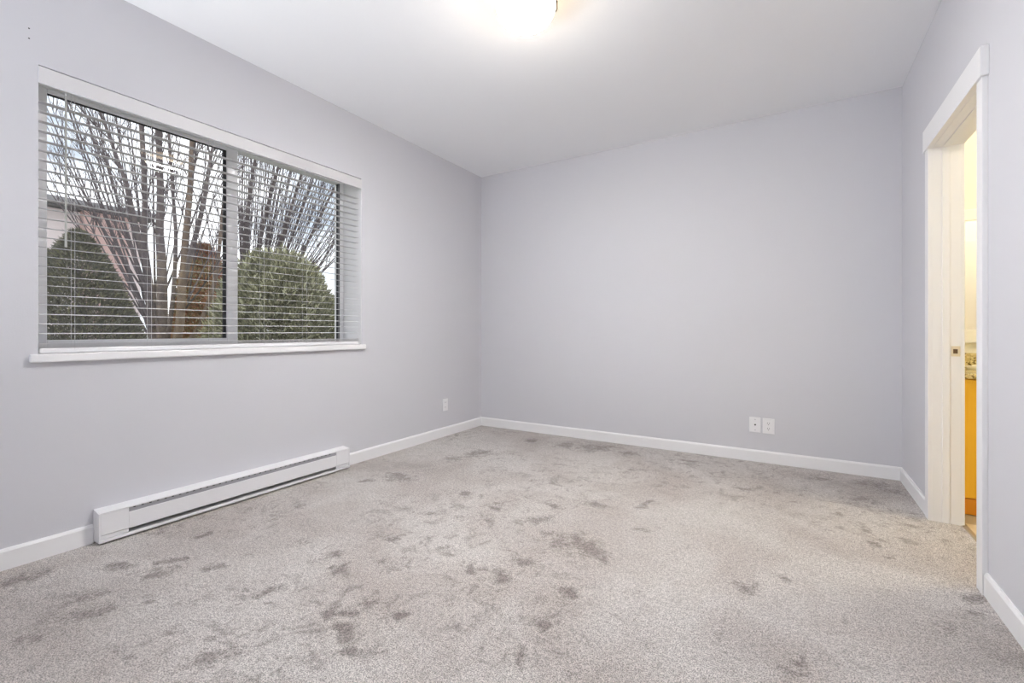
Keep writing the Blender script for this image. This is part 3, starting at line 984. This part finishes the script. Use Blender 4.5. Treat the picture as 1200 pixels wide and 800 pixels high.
def bare_tree(label, depth, stems, fans, seed, base_uv):
    rng = random.Random(seed)
    base = pt(base_uv[0], base_uv[1], depth)
    base.z = GZ
    root = thing('bare_tree', label, 'tree', tuple(base), group='leafless trees in the garden')
    tw = MB()
    for (uvs, r0, warm) in stems:
        dd = rng.uniform(-0.25, 0.25)
        ps = []
        for i, (u, v) in enumerate(uvs):
            ps.append(pt(u, v, depth + dd * (i / (len(uvs) - 1)) * 1.6))
        ps[0].z = min(ps[0].z, ps[0].z)
        # carry the outermost line on upward
        ext = (ps[-1] - ps[-2]).normalized()
        ps.append(ps[-1] + ext * 0.7)
        ps.append(ps[-1] + ext * 0.6 + Vector((rng.gauss(0, .08), rng.gauss(0, .08), 0)))
        path = smooth_path(ps)
        n = len(path)
        MB().tube(path, [0.72 * r0 * (1 - 0.80 * i / (n - 1)) for i in range(n)], 8).build('stem', M_BARK2 if warm else M_BARK, root, smooth='all')
        twigs_from(tw, path, rng, 15, 0.30, 1.1, 0.0075, 4)
    for (u0, v0, u1, v1, r0) in fans:
        a = pt(u0, v0, depth + rng.uniform(-0.15, 0.15))
        e = pt(u1, v1, depth + rng.uniform(-0.7, 0.7))
        mid_ = a.lerp(e, 0.5) + Vector((0, 0, -0.06)) * (a - e).length * 0.5
        ext = (e - a).normalized()
        path = smooth_path([a, mid_, e, e + ext * 0.5 + Vector((0, 0, 0.15))])
        n = len(path)
        tw.tube(path, [0.72 * r0 * (1 - 0.75 * i / (n - 1)) for i in range(n)], 5)
        twigs_from(tw, path, rng, 6, 0.25, 0.7, 0.0052, 3)
    # short trunk down to the lawn
    t0 = pt(base_uv[0], base_uv[1], depth)
    MB().tube([base - Vector((0, 0, 0.05)), base.lerp(t0, 0.6), t0 + Vector((0, 0, 0.12))], [0.20, 0.15, 0.10], 12).build('trunk', M_BARK, root, smooth='all')
    t = tw.build('branches', M_TWIG, root)
    t['kind'] = 'stuff'
    return root


stems_a = [
    ([(186, 425), (178, 385), (176, 345), (171, 305), (169, 280), (170, 231), (166, 150), (163, 110)], 0.085, False),
    ([(190, 425), (190, 385), (190, 335), (189, 300), (187, 270), (188, 231), (186, 156), (184, 120)], 0.105, False),
    ([(175, 360), (171, 320), (161, 272), (147, 213), (139, 191), (127, 156), (116, 128)], 0.055, False),
    ([(200, 425), (210, 385), (213, 340), (216, 305), (217, 280), (222, 231), (225, 165), (226, 140)], 0.085, True),
    ([(214, 335), (224, 295), (233, 262), (240, 231), (246, 190), (251, 165)], 0.055, False),
    ([(196, 400), (203, 345), (206, 280), (203, 231), (198, 160), (196, 130)], 0.042, False),
    ([(204, 420), (232, 385), (250, 335), (256, 300), (262, 240), (270, 190)], 0.050, True),
]
fans_a = []
rg = random.Random(3)
for (u1, v1) in ((52, 120), (56, 150), (58, 185), (60, 210), (66, 235), (75, 110), (84, 140), (92, 100), (98, 170), (104, 205), (110, 120), (118, 170),
                 (124, 225), (132, 110), (140, 160), (150, 120), (88, 230), (112, 250), (78, 190), (154, 190), (178, 120), (204, 130), (214, 135), (236, 150), (256, 170),
                 (70, 150), (128, 200), (146, 230), (100, 130)):
    fans_a.append((rg.uniform(172, 186), rg.uniform(352, 395), u1, v1, rg.uniform(0.012, 0.022)))
for (u1, v1) in ((234, 250), (250, 230), (262, 260), (240, 200), (228, 190), (260, 300)):
    fans_a.append((rg.uniform(205, 222), rg.uniform(340, 380), u1, v1, rg.uniform(0.012, 0.020)))
bare_tree('tall leafless tree with many grey stems behind the sliding pane', 6.0, stems_a, fans_a, 11, (192, 420))

stems_b = [
    ([(284, 420), (282, 370), (284, 320), (289, 260), (296, 205), (300, 180)], 0.075, False),
    ([(288, 420), (292, 360), (300, 305), (312, 250), (322, 210), (328, 190)], 0.070, False),
    ([(290, 420), (303, 360), (322, 305), (338, 255), (350, 215), (356, 196)], 0.060, False),
    ([(294, 420), (320, 365), (346, 315), (368, 268), (386, 232), (396, 212)], 0.050, False),
    ([(294, 430), (332, 372), (362, 330), (388, 290), (408, 258)], 0.042, False),
]
fans_b = []
for i in range(66):
    u1 = 276 + 134 * (i + rg.random()) / 66
    v1 = 165 + 0.36 * (u1 - 276) + rg.uniform(0, 40) + (60 * rg.random() if u1 > 380 else 0)
    f = (u1 - 276) / 134
    fans_b.append((282 + 40 * f + rg.uniform(-6, 6), 380 - 20 * f + rg.uniform(-15, 15), u1, v1, rg.uniform(0.012, 0.022)))
bare_tree('leafless tree with slanting branches rising behind the green bush', 8.3, stems_b, fans_b, 23, (288, 425))


def foliage(name, mats, parent, pts_normals, size, rng, aspect=2.6, droop=0.0):
    """one mesh of small separate leaf blades, pointed quads"""
    V, F, MI = [], [], []
    for (p, nrm) in pts_normals:
        up = Vector((rng.gauss(0, 0.6), rng.gauss(0, 0.6), rng.gauss(0.5 - droop, 0.5)))
        d = (nrm * 0.9 + up).normalized()
        w = d.cross(Vector((rng.gauss(0, 1), rng.gauss(0, 1), rng.gauss(0, 1)))).normalized()
        L_ = size * rng.uniform(0.6, 1.4)
        W_ = L_ / aspect
        o = len(V)
        n = d.cross(w) * (0.12 * L_)
        V += [p, p + d * L_ * 0.45 + w * W_ * 0.5 + n, p + d * L_, p + d * L_ * 0.45 - w * W_ * 0.5 + n]
        F.append((o, o + 1, o + 2, o + 3))
        MI.append(rng.choices(range(len(mats)), weights=[5, 3, 2][:len(mats)])[0])
    me = bpy.data.meshes.new(name)
    me.from_pydata([tuple(v) for v in V], [], F)
    for m_ in mats:
        me.materials.append(m_)
    me.polygons.foreach_set('material_index', MI)
    o = bpy.data.objects.new(name, me)
    COL.objects.link(o)
    o.parent = parent
    o.matrix_parent_inverse = Matrix.Translation(parent.location).inverted()
    o['kind'] = 'stuff'
    return o


def cone_points(base, rad, height, n, rng, power=0.8, lump=0.12):
    out = []
    ph = [rng.uniform(0, 6.28) for _ in range(4)]
    for _ in range(n):
        h = 1 - math.sqrt(rng.random()) if rng.random() < 0.75 else rng.random()
        th = rng.uniform(0, 2 * math.pi)
        r = rad * (1 - h) ** power * (1 + lump * math.sin(3 * th + ph[0] + 5 * h) + lump * math.sin(5 * th + ph[1] - 9 * h))
        r *= 0.50 + 0.52 * math.sqrt(rng.random())
        nrm = Vector((math.cos(th), math.sin(th), 0.35))
        out.append((base + Vector((r * math.cos(th), r * math.sin(th), h * height)), nrm.normalized()))
    return out


def ball_points(c, rx, rz, n, rng, lump=0.12):
    out = []
    ph = [rng.uniform(0, 6.28) for _ in range(4)]
    for _ in range(n):
        z = rng.uniform(-0.9, 1)
        th = rng.uniform(0, 2 * math.pi)
        s = math.sqrt(1 - z * z)
        k = (1 + lump * math.sin(4 * th + ph[0] + 4 * z) + lump * math.sin(7 * th + ph[1] - 6 * z)) * (0.50 + 0.52 * math.sqrt(rng.random()))
        nrm = Vector((s * math.cos(th), s * math.sin(th), z))
        out.append((c + Vector((rx * nrm.x * k, rx * nrm.y * k, rz * z * k)), nrm))
    return out


G1 = mat('dark_olive_needles', srgb(108, 108, 92), 0.8)
G2 = mat('olive_needles', srgb(128, 126, 108), 0.8)
G3 = mat('moss_needles', srgb(146, 144, 112), 0.8)
B1 = mat('bush_leaf_dark', srgb(132, 132, 104), 0.6)
B2 = mat('bush_leaf_mid', srgb(168, 167, 134), 0.6)
B3 = mat('bush_leaf_light', srgb(206, 205, 172), 0.6)
R1 = mat('rust_leaf', srgb(176, 122, 94), 0.8)
R2 = mat('brown_leaf', srgb(160, 128, 100), 0.8)
R3 = mat('olive_brown_leaf', srgb(156, 142, 106), 0.8)

rng = random.Random(5)
# dark conifer beside the tree
cb = pt(92, 400, 4.5)
cb.z = GZ
con = thing('conifer', 'dark green conical evergreen at the window edge nearest the camera', 'tree', tuple(cb))
ch = pt(88, 272, 4.5).z - GZ
MB().tube([cb - Vector((0, 0, 0.05)), cb + Vector((0, 0, ch * 0.85))], [0.09, 0.02], 8).build('trunk', M_BARK, con)
foliage('needles', [G1, G2, G3], con, cone_points(cb, 0.93, ch, 60000, rng, 0.70, 0.06), 0.052, rng, 4.0)
# green bush
bc = pt(326, 400, 5.6)
bush = thing('garden_bush', 'rounded olive green bush under the slanting bare branches', 'bush', (bc.x, bc.y, GZ))
bz = pt(322, 300, 5.6).z
zc = (bz + GZ) / 2 - 0.05
MB().tube([(bc.x, bc.y, GZ - 0.05), (bc.x, bc.y, zc)], [0.06, 0.03], 8).build('stem', M_BARK, bush)
foliage('leaves', [B1, B2, B3], bush, ball_points(Vector((bc.x, bc.y, zc)), 0.74, bz - zc, 40000, rng, 0.05), 0.075, rng, 3.6)
# rust coloured shrub between the tree stems
rc = pt(238, 400, 6.9)
rust = thing('rust_shrub', 'rust brown leaved shrub beside the grey tree stems', 'shrub', (rc.x, rc.y, GZ))
rz = pt(240, 288, 6.9).z
MB().tube([(rc.x, rc.y, GZ - 0.05), (rc.x, rc.y, rz - 0.4)], [0.05, 0.015], 8).build('stem', M_BARK2, rust)
foliage('leaves', [R1, R2, R3], rust, cone_points(Vector((rc.x, rc.y, GZ)), 0.56, rz - GZ, 40000, rng, 0.45, 0.06), 0.07, rng, 2.6)

# neighbouring house across the side yard
M_SIDING = mat('pale_pink_siding', srgb(240, 228, 228), 0.8)
M_ROOF = mat('grey_roof_shingle', srgb(120, 120, 124), 0.9)
M_FASCIA = mat('grey_gutter', srgb(150, 148, 150), 0.6)
M_BRICK = mat('dusty_red_brick', srgb(208, 176, 170), 0.9)
hx = -11.0
house = thing('neighbour_house', 'pale neighbouring house with a grey gutter behind the trees', 'house', (hx, 2.0, GZ))
MB().box(hx - 7, hx, -6, 3.85, GZ, 3.20).build('wall', M_SIDING, house)
MB().box(hx + 0.20, hx + 0.31, -6.2, 4.0, 3.24, 3.36).build('gutter', M_FASCIA, house, bevel=0.02)
MB().prism([(hx + 0.20, 3.22), (hx + 0.20, 3.34), (hx - 3.5, 3.55), (hx - 7.2, 3.34), (hx - 7.2, 3.22)], 'y', -6.2, 4.0).build('roof', M_ROOF, house)
MB().box(hx + 0.001, hx + 0.18, 2.95, 3.60, GZ, 3.21).build('chimney_breast', M_BRICK, house)
# grey outbuilding far along the garden
s = pt(392, 350, 14)
shed = thing('garden_shed', 'grey shed with a dark roof beyond the green bush', 'shed', (s.x, s.y, GZ))
MB().box(s.x - 0.9, s.x + 0.9, s.y - 0.9, s.y + 0.9, GZ, s.z - 0.1).build('wall', mat('grey_boards', srgb(160, 158, 162), 0.8), shed)
MB().prism([(s.x - 1.1, s.z - 0.15), (s.x + 1.1, s.z - 0.15), (s.x + 1.1, s.z - 0.08), (s.x, s.z + 0.12), (s.x - 1.1, s.z - 0.08)], 'y', s.y - 1.05, s.y + 1.05).build('roof', mat('dark_grey_roof', srgb(88, 88, 92), 0.8), shed)
